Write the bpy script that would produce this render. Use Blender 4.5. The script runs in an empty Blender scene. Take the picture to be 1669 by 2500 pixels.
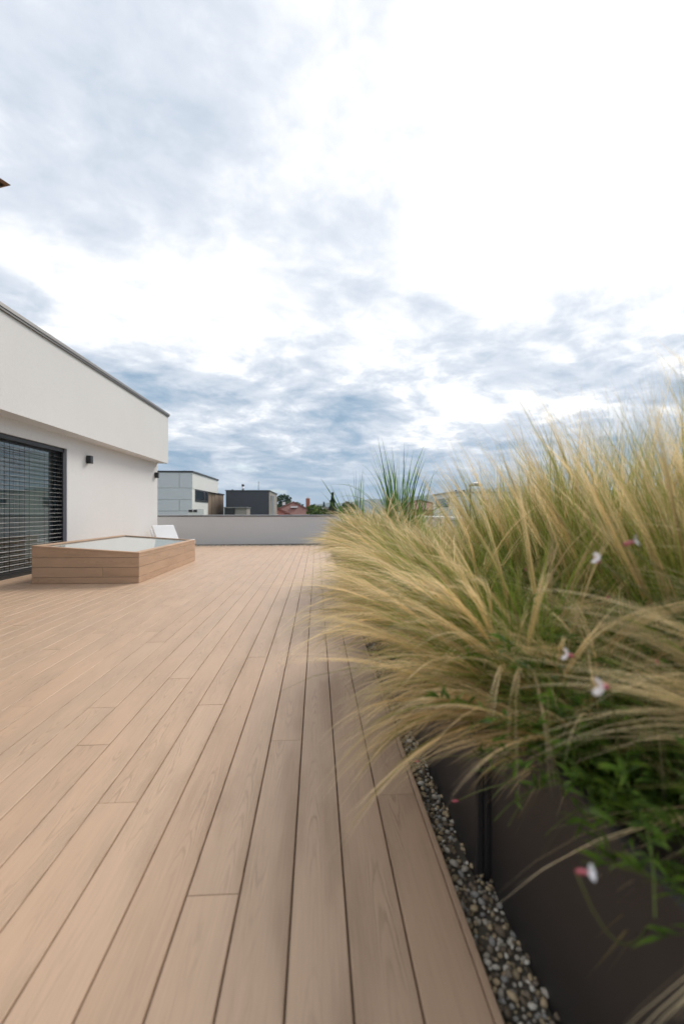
import bpy, bmesh, math, random
import numpy as np
from mathutils import Vector, Matrix
R = math.radians
random.seed(7)
rng = np.random.default_rng(11)
scn = bpy.context.scene
col = scn.collection

# ------------------------------------------------------------------ camera
cam_d = bpy.data.cameras.new('Camera')
cam = bpy.data.objects.new('Camera', cam_d)
col.objects.link(cam)
cam.location = (0, 0, 1.05)
cam.rotation_euler = (R(90), 0, R(-3.18))
cam_d.sensor_fit = 'VERTICAL'
cam_d.sensor_height = 36.0
cam_d.sensor_width = 24.0
cam_d.lens = 16.0
cam_d.clip_start = 0.02
cam_d.clip_end = 12000
cam_d.dof.use_dof = True
cam_d.dof.focus_distance = 5.0
cam_d.dof.aperture_fstop = 1.8
scn.camera = cam

# ------------------------------------------------------------------ sky
SUN_AZ, SUN_EL = R(30), R(36)          # clockwise from +Y, elevation
sd = Vector((math.sin(SUN_AZ) * math.cos(SUN_EL), math.cos(SUN_AZ) * math.cos(SUN_EL), math.sin(SUN_EL)))
CLOUD_SEED = 8.4
SCUD_SEED = 4.4
world = bpy.data.worlds.new('World')
scn.world = world
world.use_nodes = True
wt = world.node_tree
wt.nodes.clear()


class NT:
    """tiny node helper"""
    def __init__(self, tree):
        self.t = tree
    def n(self, typ, **kw):
        nd = self.t.nodes.new(typ)
        for k, v in kw.items():
            setattr(nd, k, v)
        return nd
    def l(self, a, b):
        self.t.links.new(a, b)
    def put(self, sock, v):
        if isinstance(v, bpy.types.NodeSocket):
            self.l(v, sock)
        else:
            sock.default_value = v
    def math(self, op, a, b=0.0, c=0.0, clamp=False):
        nd = self.n('ShaderNodeMath', operation=op)
        nd.use_clamp = clamp
        self.put(nd.inputs[0], a); self.put(nd.inputs[1], b); self.put(nd.inputs[2], c)
        return nd.outputs[0]
    def vmath(self, op, a, b=(0, 0, 0)):
        nd = self.n('ShaderNodeVectorMath', operation=op)
        self.put(nd.inputs[0], a); self.put(nd.inputs[1], b)
        return nd
    def comb(self, x, y, z):
        nd = self.n('ShaderNodeCombineXYZ')
        self.put(nd.inputs[0], x); self.put(nd.inputs[1], y); self.put(nd.inputs[2], z)
        return nd.outputs[0]
    def sep(self, v):
        nd = self.n('ShaderNodeSeparateXYZ'); self.l(v, nd.inputs[0]); return nd.outputs
    def noise(self, vec, scale, detail=4, rough=.5, dist=0.0, lac=2.0):
        nd = self.n('ShaderNodeTexNoise')
        self.l(vec, nd.inputs['Vector'])
        nd.inputs['Scale'].default_value = scale
        nd.inputs['Detail'].default_value = detail
        nd.inputs['Roughness'].default_value = rough
        nd.inputs['Distortion'].default_value = dist
        nd.inputs['Lacunarity'].default_value = lac
        return nd.outputs['Fac']
    def mixc(self, f, a, b, blend='MIX'):
        nd = self.n('ShaderNodeMix', data_type='RGBA', blend_type=blend)
        self.put(nd.inputs['Factor'], f)
        for s, v in ((nd.inputs[6], a), (nd.inputs[7], b)):
            if isinstance(v, (tuple, list)) and len(v) == 3:
                v = (*v, 1)
            self.put(s, v)
        return nd.outputs[2]
    def ramp(self, f, stops, interp='LINEAR'):
        nd = self.n('ShaderNodeValToRGB')
        cr = nd.color_ramp; cr.interpolation = interp
        while len(cr.elements) < len(stops):
            cr.elements.new(.5)
        for e, (p, c) in zip(cr.elements, stops):
            e.position = p
            e.color = (c, c, c, 1) if isinstance(c, (int, float)) else (*c, 1)
        self.put(nd.inputs[0], f)
        return nd.outputs[0]
    def mapr(self, v, a, b, c=0.0, d=1.0, smooth=True):
        nd = self.n('ShaderNodeMapRange')
        nd.interpolation_type = 'SMOOTHSTEP' if smooth else 'LINEAR'
        self.put(nd.inputs[0], v)
        for i, x in enumerate((a, b, c, d)):
            nd.inputs[i + 1].default_value = x
        return nd.outputs[0]


w = NT(wt)
tc = w.n('ShaderNodeTexCoord')
dirv = w.vmath('NORMALIZE', tc.outputs['Generated']).outputs[0]
dx, dy, dz = w.sep(dirv)
el = w.math('MAXIMUM', dz, 0.0)
den = w.math('ADD', el, 0.20)
px = w.math('DIVIDE', dx, den)
py = w.math('DIVIDE', dy, den)
# cloud sheet drawn out along a slanting wind direction
ca, sa = math.cos(R(24)), math.sin(R(24))
qx = w.math('ADD', w.math('MULTIPLY', px, ca), w.math('MULTIPLY', py, sa))
qy = w.math('SUBTRACT', w.math('MULTIPLY', py, ca), w.math('MULTIPLY', px, sa))
warp = w.noise(w.comb(qx, qy, 1.3), 1.5, 3, .5)
wq = w.math('MULTIPLY', w.math('SUBTRACT', warp, .5), .45)
cl = w.comb(w.math('ADD', w.math('MULTIPLY', qx, .85), wq), w.math('ADD', qy, wq), CLOUD_SEED)
n_big = w.noise(cl, .85, 2, .5, 0)
n_mid = w.noise(cl, 2.3, 12, .56, .08)
n_fine = w.noise(w.comb(w.math('ADD', qx, wq), qy, 9.1), 8.0, 10, .62, .12)
n_str = w.noise(w.comb(w.math('MULTIPLY', dx, 3.0), dy, w.math('MULTIPLY', dz, 30.0)), 1.6, 7, .62, .5)
base = w.ramp(el, [(0.0, .26), (.04, .31), (.10, .38), (.18, .50), (.27, .66), (.38, .72), (.60, .74), (1.0, .74)])
amp = w.ramp(el, [(0.0, .06), (.05, .62), (.12, 1.0), (.26, .90), (.36, .58), (.50, .42), (1.0, .38)])
nsum = w.math('ADD', w.math('MULTIPLY', n_big, .38), w.math('ADD', w.math('MULTIPLY', n_mid, .95), w.math('MULTIPLY', n_fine, .52)))
nsum = w.math('SUBTRACT', nsum, .91)
nsum = w.math('MULTIPLY', nsum, 2.6)
strk = w.math('MULTIPLY', w.math('SUBTRACT', n_str, .5), w.ramp(el, [(0, .75), (.08, .60), (.16, 0)]))
dotn = w.vmath('DOT_PRODUCT', dirv)
dotn.inputs[1].default_value = sd
ds = w.math('MAXIMUM', dotn.outputs['Value'], 0.0)
glow = w.math('ADD', w.math('MULTIPLY', w.math('POWER', ds, 24.0), .50), w.math('MULTIPLY', w.math('POWER', ds, 6.0), .06))
glow = w.math('MULTIPLY', glow, w.mapr(el, .10, .34))
tt = w.math('ADD', base, w.math('MULTIPLY', nsum, amp))
tt = w.math('ADD', tt, w.math('ADD', glow, strk))
tt = w.math('MAXIMUM', w.math('MINIMUM', tt, 1.9), .02)
# lower detached scud drifting in front of the bright layer
scud = w.math('ADD', w.math('MULTIPLY', w.noise(w.comb(w.math('MULTIPLY', qx, .8), qy, SCUD_SEED), 2.6, 12, .60, .08), .8), w.math('MULTIPLY', n_fine, .2))
scud = w.math('MULTIPLY', w.mapr(scud, .53, .64), w.ramp(el, [(0, 0), (.12, .8), (.24, .85), (.36, .55), (.46, 0)]))
tt = w.math('ADD', w.math('MULTIPLY', tt, w.math('SUBTRACT', 1.0, scud)), w.math('MULTIPLY', scud, w.math('ADD', .50, w.math('MULTIPLY', n_fine, .35))))
c_lo = w.ramp(w.math('MULTIPLY', tt, .5),
              [(0.0, (.165, .245, .335)), (.12, (.235, .305, .385)), (.25, (.345, .39, .455)), (.36, (.455, .485, .535)), (.46, (.63, .635, .645)), (.62, (.95, .93, .90)), (.92, (2.6, 2.5, 2.3))])
# blue sky showing through a few thin places
sky = w.n('ShaderNodeTexSky', sky_type='NISHITA')
sky.sun_disc = False
sky.sun_elevation = SUN_EL
sky.sun_rotation = SUN_AZ
bg1 = w.n('ShaderNodeBackground'); w.l(sky.outputs[0], bg1.inputs[0]); bg1.inputs[1].default_value = .09
bg2 = w.n('ShaderNodeBackground'); w.l(c_lo, bg2.inputs[0]); bg2.inputs[1].default_value = 1.0
gap = w.math('MULTIPLY', w.mapr(w.noise(w.comb(qx, qy, 21.3), 2.0, 6, .6, .3), .62, .74), .5)
gap = w.math('MULTIPLY', gap, w.mapr(ds, .97, .86))
cov = w.math('SUBTRACT', 1.0, gap)
ms = w.n('ShaderNodeMixShader'); w.l(cov, ms.inputs[0]); w.l(bg1.outputs[0], ms.inputs[1]); w.l(bg2.outputs[0], ms.inputs[2])
wo = w.n('ShaderNodeOutputWorld'); w.l(ms.outputs[0], wo.inputs[0])

# ------------------------------------------------------------------ sun behind thin cloud
sl = bpy.data.lights.new('Sun', 'SUN')
sl.energy = 1.5
sl.angle = R(22)
sl.color = (1.0, .93, .83)
so = bpy.data.objects.new('Sun', sl)
col.objects.link(so)
so.rotation_euler = sd.to_track_quat('Z', 'Y').to_euler()
so.location = sd * 60

scn.view_settings.view_transform = 'Standard'
scn.view_settings.look = 'None'
scn.view_settings.gamma = 1
scn.view_settings.use_curve_mapping = False
scn.view_settings.exposure = 0.82


# ================================================================== helpers
def link(name, me, m=None, parent=None, loc=(0, 0, 0), rz=0.0):
    o = bpy.data.objects.new(name, me)
    col.objects.link(o)
    o.location = loc
    o.rotation_euler = (0, 0, rz)
    if me is not None and m is not None and not me.materials:
        me.materials.append(m)
    if parent is not None:
        o.parent = parent
    return o


def tag(o, label=None, cat=None, group=None, kind=None):
    if label: o['label'] = label
    if cat: o['category'] = cat
    if group: o['group'] = group
    if kind: o['kind'] = kind
    return o


def empty(name, loc=(0, 0, 0), rz=0.0):
    o = link(name, None, loc=loc, rz=rz)
    o.empty_display_size = .1
    return o


class MB:
    def __init__(self):
        self.v = []; self.f = []; self.sm = False
    def add(self, vs, fs):
        b = len(self.v)
        self.v += [tuple(p) for p in vs]
        self.f += [tuple(b + i for i in f) for f in fs]
        return self
    def box(self, x0, x1, y0, y1, z0, z1):
        vs = [(x, y, z) for z in (z0, z1) for y in (y0, y1) for x in (x0, x1)]
        return self.add(vs, [(0, 2, 3, 1), (4, 5, 7, 6), (0, 1, 5, 4), (2, 6, 7, 3), (0, 4, 6, 2), (1, 3, 7, 5)])
    def prism(self, pts, axis, a, b):
        """closed polygon (2D) swept between a and b along axis 0/1/2"""
        def mk(p, q):
            if axis == 0: return (q, p[0], p[1])
            if axis == 1: return (p[0], q, p[1])
            return (p[0], p[1], q)
        n = len(pts)
        vs = [mk(p, a) for p in pts] + [mk(p, b) for p in pts]
        fs = [tuple(range(n))[::-1], tuple(range(n, 2 * n))] + [(i, (i + 1) % n, n + (i + 1) % n, n + i) for i in range(n)]
        return self.add(vs, fs)
    def tube(self, pts, rad, n=8, cap=True):
        pts = [Vector(p) for p in pts]
        if not isinstance(rad, (list, tuple)): rad = [rad] * len(pts)
        vs, fs = [], []
        for i, p in enumerate(pts):
            t = (pts[min(i + 1, len(pts) - 1)] - pts[max(i - 1, 0)]).normalized()
            a = t.cross(Vector((.13, .9, .31))).normalized()
            if a.length < .1: a = t.cross(Vector((1, 0, 0))).normalized()
            b = t.cross(a)
            for k in range(n):
                an = 2 * math.pi * k / n
                vs.append(p + (a * math.cos(an) + b * math.sin(an)) * rad[i])
        for i in range(len(pts) - 1):
            for k in range(n):
                k2 = (k + 1) % n
                fs.append((i * n + k, i * n + k2, (i + 1) * n + k2, (i + 1) * n + k))
        if cap:
            fs.append(tuple(range(n))[::-1]); fs.append(tuple((len(pts) - 1) * n + k for k in range(n)))
        return self.add(vs, fs)
    def mesh(self, name, smooth=False, bevel=0.0):
        me = bpy.data.meshes.new(name)
        me.from_pydata(self.v, [], self.f)
        bm = bmesh.new(); bm.from_mesh(me)
        bmesh.ops.recalc_face_normals(bm, faces=bm.faces)
        if bevel:
            bmesh.ops.bevel(bm, geom=list(bm.edges), offset=bevel, segments=1, affect='EDGES')
        bm.to_mesh(me); bm.free()
        if smooth:
            me.polygons.foreach_set('use_smooth', [True] * len(me.polygons))
        me.update()
        return me
    def build(self, name, m, parent=None, smooth=False, bevel=0.0, loc=(0, 0, 0), rz=0.0):
        return link(name, self.mesh(name, smooth, bevel), m, parent, loc, rz)


def box(name, m, parent, x0, x1, y0, y1, z0, z1, bevel=0.0):
    cx, cy = (x0 + x1) / 2, (y0 + y1) / 2
    return MB().box(x0 - cx, x1 - cx, y0 - cy, y1 - cy, 0, z1 - z0).build(name, m, parent, bevel=bevel, loc=(cx, cy, z0))


# ------------------------------------------------------------------ materials
def new_mat(name):
    m = bpy.data.materials.new(name)
    m.use_nodes = True
    t = NT(m.node_tree)
    bs = m.node_tree.nodes['Principled BSDF']
    return m, t, bs


def plain(name, c, rough=.6, var=.08, scale=6.0, bump=0.0, bscale=120.0, metal=0.0, spec=.5, stretch=(1, 1, 1), space='Object'):
    m, t, bs = new_mat(name)
    tcn = t.n('ShaderNodeTexCoord')
    v = t.vmath('MULTIPLY', tcn.outputs[space], stretch).outputs[0]
    f = t.noise(v, scale, 6, .6)
    f2 = t.noise(v, scale * 11, 4, .6)
    k = t.math('ADD', t.math('MULTIPLY', t.math('SUBTRACT', f, .5), 2 * var), t.math('MULTIPLY', t.math('SUBTRACT', f2, .5), var))
    k = t.math('ADD', k, 1.0)
    cc = t.mixc(1.0, (*c, 1), t.comb(k, k, k), 'MULTIPLY')
    t.l(cc, bs.inputs['Base Color'])
    bs.inputs['Roughness'].default_value = rough
    bs.inputs['Metallic'].default_value = metal
    bs.inputs['Specular IOR Level'].default_value = spec
    if bump:
        bn = t.n('ShaderNodeBump'); bn.inputs['Strength'].default_value = bump; bn.inputs['Distance'].default_value = .004
        t.l(t.noise(v, bscale, 5, .65), bn.inputs['Height'])
        t.l(bn.outputs[0], bs.inputs['Normal'])
    return m


def wood(name, c, along=1, rough=.55, contrast=.22, bump=.8):
    """brushed composite board with cathedral grain; board axis is object-space axis `along`"""
    m, t, bs = new_mat(name)
    tcn = t.n('ShaderNodeTexCoord')
    o = t.sep(tcn.outputs['Object'])
    info = t.n('ShaderNodeObjectInfo')
    rnd = info.outputs['Random']
    if along == 1: x, y = o[0], o[1]
    elif along == 0: x, y = o[2], o[0]
    else: x, y = o[2], o[1]
    off = t.math('MULTIPLY', rnd, 37.0)
    yy = t.math('ADD', y, off)
    sgn = t.math('SIGN', t.math('SUBTRACT', t.math('FRACT', t.math('MULTIPLY', rnd, 17.3)), .5))
    xo = t.math('ADD', x, t.math('MULTIPLY', t.math('SUBTRACT', t.math('FRACT', t.math('MULTIPLY', rnd, 7.7)), .5), .05))
    wob = t.noise(t.comb(t.math('MULTIPLY', x, 9.0), t.math('MULTIPLY', yy, 1.6), rnd), 2.0, 4, .55)
    ph = t.math('ADD', t.math('MULTIPLY', t.math('MULTIPLY', xo, xo), 2700.0), t.math('MULTIPLY', t.math('MULTIPLY', yy, sgn), 7.0))
    ph = t.math('ADD', ph, t.math('MULTIPLY', wob, 4.0))
    sn = t.math('SINE', t.math('MULTIPLY', ph, 6.2832))
    line = t.math('POWER', t.math('ADD', t.math('MULTIPLY', sn, .5), .5), 4.0)
    fib = t.noise(t.comb(t.math('MULTIPLY', x, 420.0), t.math('MULTIPLY', yy, 7.0), rnd), 1.0, 4, .6)
    fib2 = t.noise(t.comb(t.math('MULTIPLY', x, 150.0), t.math('MULTIPLY', yy, 3.0), rnd), 1.0, 3, .6)
    fade = t.noise(t.comb(t.math('MULTIPLY', x, 5.0), t.math('MULTIPLY', yy, 1.3), rnd), 1.5, 3, .5)
    line = t.math('MULTIPLY', line, t.mapr(fade, .38, .62))
    cloud = t.noise(t.comb(t.math('MULTIPLY', x, 3.0), t.math('MULTIPLY', yy, .7), 4.0), 2.2, 5, .6)
    k = t.math('SUBTRACT', 1.0, t.math('MULTIPLY', line, contrast))
    k = t.math('ADD', k, t.math('MULTIPLY', t.math('SUBTRACT', fib, .5), .34))
    k = t.math('ADD', k, t.math('MULTIPLY', t.math('SUBTRACT', fib2, .5), .22))
    k = t.math('ADD', k, t.math('MULTIPLY', t.math('SUBTRACT', cloud, .5), .22))
    k = t.math('ADD', k, t.math('MULTIPLY', t.math('SUBTRACT', t.math('FRACT', t.math('MULTIPLY', rnd, 91.7)), .5), .06))
    c2 = (c[0] * 1.0, c[1] * .975, c[2] * .955)
    cc = t.mixc(t.math('FRACT', t.math('MULTIPLY', rnd, 53.1)), c, c2)
    cc = t.mixc(1.0, cc, t.comb(k, k, k), 'MULTIPLY')
    t.l(cc, bs.inputs['Base Color'])
    bs.inputs['Roughness'].default_value = rough
    bs.inputs['Specular IOR Level'].default_value = .45
    h = t.math('SUBTRACT', t.math('MULTIPLY', fib, .5), t.math('MULTIPLY', line, .8))
    bn = t.n('ShaderNodeBump'); bn.inputs['Strength'].default_value = bump; bn.inputs['Distance'].default_value = .0012
    t.l(h, bn.inputs['Height']); t.l(bn.outputs[0], bs.inputs['Normal'])
    return m


def stucco(name, c, bump=.5, scale=330.0):
    m, t, bs = new_mat(name)
    tcn = t.n('ShaderNodeTexCoord')
    v = tcn.outputs['Object']
    big = t.noise(v, .7, 4, .6)
    vv = t.vmath('MULTIPLY', v, (1, 1, .35)).outputs[0]
    g = t.noise(vv, scale, 3, .7)
    g2 = t.noise(vv, scale * .28, 3, .6)
    # faint rain streaks running down from the coping
    st = t.noise(t.vmath('MULTIPLY', v, (9, 9, .45)).outputs[0], 1.0, 5, .65)
    k = t.math('ADD', t.math('MULTIPLY', t.math('SUBTRACT', big, .5), .10), t.math('MULTIPLY', t.math('SUBTRACT', g, .5), .20))
    k = t.math('ADD', k, t.math('MULTIPLY', t.math('SUBTRACT', st, .5), .03))
    k = t.math('ADD', k, t.math('MULTIPLY', t.math('SUBTRACT', g2, .5), .16))
    k = t.math('ADD', k, t.math('MULTIPLY', t.math('SUBTRACT', t.noise(vv, scale * .1, 3, .6), .5), .10))
    k = t.math('ADD', k, 1.0)
    t.l(t.mixc(1.0, (*c, 1), t.comb(k, k, k), 'MULTIPLY'), bs.inputs['Base Color'])
    bs.inputs['Roughness'].default_value = .9
    bs.inputs['Specular IOR Level'].default_value = .2
    bn = t.n('ShaderNodeBump'); bn.inputs['Strength'].default_value = bump; bn.inputs['Distance'].default_value = .004
    t.l(t.math('ADD', g, t.math('MULTIPLY', g2, .8)), bn.inputs['Height']); t.l(bn.outputs[0], bs.inputs['Normal'])
    return m


def glass(name, tint=(.55, .68, .66), rough=.0, ior=1.5, trans=1.0):
    m, t, bs = new_mat(name)
    bs.inputs['Base Color'].default_value = (*tint, 1)
    bs.inputs['Roughness'].default_value = rough
    bs.inputs['IOR'].default_value = ior
    bs.inputs['Transmission Weight'].default_value = trans
    return m


def strand_mat(name, stops, transl=.35, rough=.55):
    """grass: colour runs along the blade (attribute sv.r), hue varies per blade (sv.g)"""
    m, t, bs = new_mat(name)
    at = t.n('ShaderNodeAttribute', attribute_name='sv')
    s = t.sep(at.outputs['Vector'])
    c = t.ramp(s[0], stops)
    k = t.math('ADD', .48, t.math('MULTIPLY', s[1], .95))
    kb = t.math('ADD', .38, t.math('MULTIPLY', s[1], 1.0))
    c = t.mixc(1.0, c, t.comb(k, k, kb), 'MULTIPLY')
    t.l(c, bs.inputs['Base Color'])
    bs.inputs['Roughness'].default_value = rough
    bs.inputs['Specular IOR Level'].default_value = .25
    tr = t.n('ShaderNodeBsdfTranslucent'); t.l(c, tr.inputs[0])
    mx = t.n('ShaderNodeMixShader'); mx.inputs[0].default_value = transl
    t.l(bs.outputs[0], mx.inputs[1]); t.l(tr.outputs[0], mx.inputs[2])
    t.l(mx.outputs[0], m.node_tree.nodes['Material Output'].inputs[0])
    return m


def pebble_mat(name, attr=False):
    m, t, bs = new_mat(name)
    if attr:
        at = t.n('ShaderNodeAttribute', attribute_name='sv'); r = t.sep(at.outputs['Vector'])[0]
    else:
        r = t.n('ShaderNodeObjectInfo').outputs['Random']
    c = t.ramp(r, [(0, (.14, .11, .075)), (.2, (.34, .27, .17)), (.36, (.27, .26, .24)), (.52, (.44, .34, .21)), (.68, (.40, .36, .30)), (.85, (.60, .56, .48)), (.94, (.20, .16, .12))], 'CONSTANT')
    tcn = t.n('ShaderNodeTexCoord')
    k = t.math('ADD', .95, t.math('MULTIPLY', t.noise(tcn.outputs['Object'], 60 if not attr else 90, 4, .6), .6))
    t.l(t.mixc(1.0, c, t.comb(k, k, k), 'MULTIPLY'), bs.inputs['Base Color'])
    bs.inputs['Roughness'].default_value = .65
    return m


M = {}
M['deck'] = wood('deck_composite', (.52, .362, .248), 1, rough=.50)
M['clad_x'] = wood('cladding_x', (.50, .335, .22), 0, rough=.6)
M['clad_y'] = wood('cladding_y', (.50, .335, .22), 2, rough=.6)
M['dark'] = plain('under_deck', (.02, .018, .016), .9)
M['white_render'] = stucco('white_render', (.72, .71, .695))
M['grey_render'] = stucco('grey_render', (.64, .625, .615))
M['slate_render'] = stucco('slate_render', (.085, .09, .105), scale=60)
M['beige_render'] = stucco('taupe_render', (.33, .30, .27), scale=60)
M['anthracite'] = plain('anthracite_metal', (.035, .036, .04), .42, .1)
M['coping'] = plain('coping_metal', (.21, .205, .20), .40, .08, metal=.3)
M['coping_light'] = plain('coping_light', (.42, .43, .45), .35, .06, metal=.4)
M['slat'] = plain('blind_slat', (.20, .20, .205), .33, .05, metal=.5)
M['jamb'] = plain('jamb_metal', (.36, .36, .40), .5, .05)
M['black'] = plain('black_lacquer', (.012, .012, .013), .45, .1)
M['planter'] = plain('planter_steel', (.030, .027, .027), .5, .18, 3.0, bump=.12, bscale=400)
M['soil'] = plain('soil', (.045, .032, .022), .95, .3, 20, bump=1, bscale=80)
M['plastic'] = plain('white_plastic', (.80, .80, .80), .4, .02)
M['glass'] = glass('door_glass', (.62, .74, .72), ior=1.9)
M['skyglass'] = glass('skylight_glass', (.74, .80, .77), ior=1.6, trans=.35)
M['curtain'] = plain('curtain_cloth', (.50, .53, .52), .9, .1, 5, stretch=(12, 12, .3))
M['room'] = plain('room_dark', (.10, .10, .10), .9)
M['well'] = plain('light_well', (.62, .63, .60), .8)
M['panel_w'] = plain('facade_white', (.78, .77, .74), .6, .04, .6)
M['panel_g'] = plain('facade_panel', (.62, .64, .67), .55, .04, .5)
M['timber'] = plain('grey_timber', (.27, .19, .13), .8, .5, 1.2, stretch=(6, 6, .35))
M['timber_d'] = plain('brown_timber', (.13, .075, .045), .8, .3, 2)
M['steel'] = plain('steel_flue', (.55, .56, .58), .3, .05, metal=.85)
M['brick'] = plain('chimney_brick', (.34, .13, .08), .85, .25, 8)
M['canvas'] = plain('parasol_canvas', (.15, .125, .11), .85, .08, 12)
M['canvas_in'] = plain('parasol_trim', (.24, .14, .08), .8, .1, 12)
M['ground_gravel'] = plain('gravel_bed', (.13, .115, .09), .95, .4, 60, bump=1, bscale=150)
M['lawn'] = plain('lawn', (.06, .10, .03), .95, .4, .3)
M['hill'] = plain('wooded_hill', (.035, .06, .035), .95, .35, .02)
M['bark'] = plain('bark', (.09, .07, .05), .9, .3, 8)
M['petal'] = plain('petal_white', (.80, .76, .76), .6, .05)
M['bud'] = plain('petal_pink', (.45, .10, .13), .6, .2, 40)
M['stone'] = pebble_mat('pebble')
M['stones'] = pebble_mat('pebbles', True)
M['feather'] = strand_mat('feather_grass', [(0, (.12, .17, .035)), (.22, (.24, .25, .07)), (.42, (.66, .50, .25)), (.75, (.84, .68, .43)), (1, (.90, .79, .58))], .50)
M['leaf_fine'] = strand_mat('fine_leaf', [(0, (.07, .115, .014)), (.5, (.15, .235, .03)), (.85, (.30, .34, .08)), (1, (.42, .36, .14))], .40)
M['reed'] = strand_mat('reed_leaf', [(0, (.11, .20, .04)), (.6, (.10, .24, .055)), (1, (.20, .29, .09))], .35, .4)
M['gaura'] = strand_mat('gaura_leaf', [(0, (.05, .09, .015)), (.5, (.075, .145, .015)), (1, (.13, .19, .03))], .35)


def tile_mat(name, c):
    m, t, bs = new_mat(name)
    tcn = t.n('ShaderNodeTexCoord')
    o = t.sep(tcn.outputs['Object'])
    a = t.math('SINE', t.math('MULTIPLY', t.math('ADD', o[0], o[1]), 24.0))
    b = t.math('SINE', t.math('MULTIPLY', o[2], 42.0))
    n = t.noise(tcn.outputs['Object'], 3.5, 6, .7)
    k = t.math('ADD', .72, t.math('ADD', t.math('MULTIPLY', a, .10), t.math('ADD', t.math('MULTIPLY', b, .14), t.math('MULTIPLY', n, .55))))
    t.l(t.mixc(1.0, (*c, 1), t.comb(k, k, k), 'MULTIPLY'), bs.inputs['Base Color'])
    bs.inputs['Roughness'].default_value = .75
    bn = t.n('ShaderNodeBump'); bn.inputs['Strength'].default_value = .9; bn.inputs['Distance'].default_value = .05
    t.l(t.math('ADD', a, t.math('MULTIPLY', b, .7)), bn.inputs['Height']); t.l(bn.outputs[0], bs.inputs['Normal'])
    return m


M['tile'] = tile_mat('roof_tile', (.30, .085, .055))
M['tile_d'] = tile_mat('roof_tile_old', (.22, .085, .065))


# ================================================================== ground, hills, terrace slab
g = MB().add([(-3000, -3000, -3.4), (3000, -3000, -3.4), (3000, 3000, -3.4), (-3000, 3000, -3.4)], [(0, 1, 2, 3)]).build('ground', M['lawn'])
tag(g, 'green ground far below the roof terrace', kind='structure')

hv, hf = [], []
NX, NY = 120, 8
for j in range(NY):
    for i in range(NX):
        x = -1400 + 2800 * i / (NX - 1)
        y = 1150 + 70 * j + 40 * math.sin(x * .004)
        s = math.sin(math.pi * j / (NY - 1)) ** .7
        z = 12 + 17 * (math.sin(x * .0042 + .3) * .5 + .5) + 5 * math.sin(x * .013) + 2.5 * math.sin(x * .041 + 1) + 62 / (1 + math.exp(-(x - 330) / 110)) + random.uniform(-1, 1)
        hv.append((x, y, -3.6 + z * s))
for j in range(NY - 1):
    for i in range(NX - 1):
        a = j * NX + i
        hf.append((a, a + 1, a + NX + 1, a + NX))
hills = MB().add(hv, hf).build('hills', M['hill'], smooth=True)
tag(hills, 'low wooded hills fading blue on the horizon', kind='structure')

DX0, DX1 = -4.85, .3665
DY0, DY1 = -1.6, 14.25
slab = box('terrace_roof', M['ground_gravel'], None, -4.9, 3.4, -2.2, 15.2, -3.38, -.075)
tag(slab, 'flat roof carrying the terrace', kind='structure')

# ------------------------------------------------------------------ deck
deck = box('terrace_deck', M['dark'], None, DX0 + .02, DX1 - .01, DY0, DY1 - .01, -.07, -.026)
tag(deck, 'brown composite deck of long grooved boards', kind='structure')
PITCH = .1445
GAP = .0046


def board_mesh(L, wdt, th=.023, c=.0022):
    hw, hl = wdt / 2, L / 2
    pts = [(-hw, -th), (-hw, -c), (-hw + c, 0), (hw - c, 0), (hw, -c), (hw, -th)]
    return MB().prism(pts, 1, -hl, hl).mesh('deck_board')


def y_of(dv, h=1.05):      # distance on the deck at a given depression (photo scale)
    return 1044 * h / dv


known = {1: [1.68, 9.2], 0: [5.9], -1: [4.35, 2.05 + 8], -2: [y_of(526) + .02, 8.0], -3: [y_of(880) + .02, y_of(263)], -4: [y_of(330)], -5: [y_of(443) + .04],
         -6: [y_of(670) + .05, 6.4], -7: [y_of(383) + .06], -8: [y_of(540) + .08, y_of(334) + .07], -9: [y_of(455) + .1, 4.6, 7.7], -10: [3.75, 9.3]}
k = 1
xr = DX1
rows = 0
while xr > DX0 + .03:
    xl = max(xr - PITCH, DX0 + .004)
    wdt = xr - xl - GAP
    cuts = sorted(known.get(k, []))
    if not cuts:
        y = DY0 + random.uniform(.5, 3.8)
        while y < DY1 - .6:
            cuts.append(y); y += random.uniform(1.6, 4.0)
    else:
        y = cuts[-1] + random.uniform(2.2, 4)
        while y < DY1 - .8:
            cuts.append(y); y += random.uniform(2, 4)
    ys = [DY0] + cuts + [DY1]
    for a, b in zip(ys[:-1], ys[1:]):
        L = b - a - .003
        ob = link('deck_board', board_mesh(L, wdt), M['deck'], deck, ((xl + xr) / 2 - (deck.location.x), (a + b) / 2 - deck.location.y, -deck.location.z))
        ob.location.z += random.uniform(-.0006, .0006)
    xr -= PITCH
    k -= 1
# edge trim along the planters: lengths of fascia
y = DY0
while y < DY1:
    L = min(4.0, DY1 - y)
    pts = [(0, -.09), (0, -.003), (.003, 0), (.016, 0), (.019, -.003), (.019, -.09)]
    me = MB().prism(pts, 1, -L / 2 + .001, L / 2 - .001).mesh('edge_trim')
    link('edge_trim', me, M['deck'], deck, (DX1 + .001 - deck.location.x, y + L / 2 - deck.location.y, -.001 - deck.location.z))
    y += L


# ------------------------------------------------------------------ gravel
def pebble_mesh(seed):
    r = random.Random(seed)
    bm = bmesh.new()
    bmesh.ops.create_icosphere(bm, subdivisions=1, radius=1.0)
    sx, sy, sz = r.uniform(.75, 1.35), r.uniform(.6, 1.0), r.uniform(.45, .75)
    for v in bm.verts:
        j = 1 + r.uniform(-.16, .16)
        v.co = Vector((v.co.x * sx * j, v.co.y * sy * j, v.co.z * sz * j))
    me = bpy.data.meshes.new('pebble')
    bm.to_mesh(me); bm.free()
    me.polygons.foreach_set('use_smooth', [True] * len(me.polygons))
    me.materials.append(M['stone'])
    return me


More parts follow.
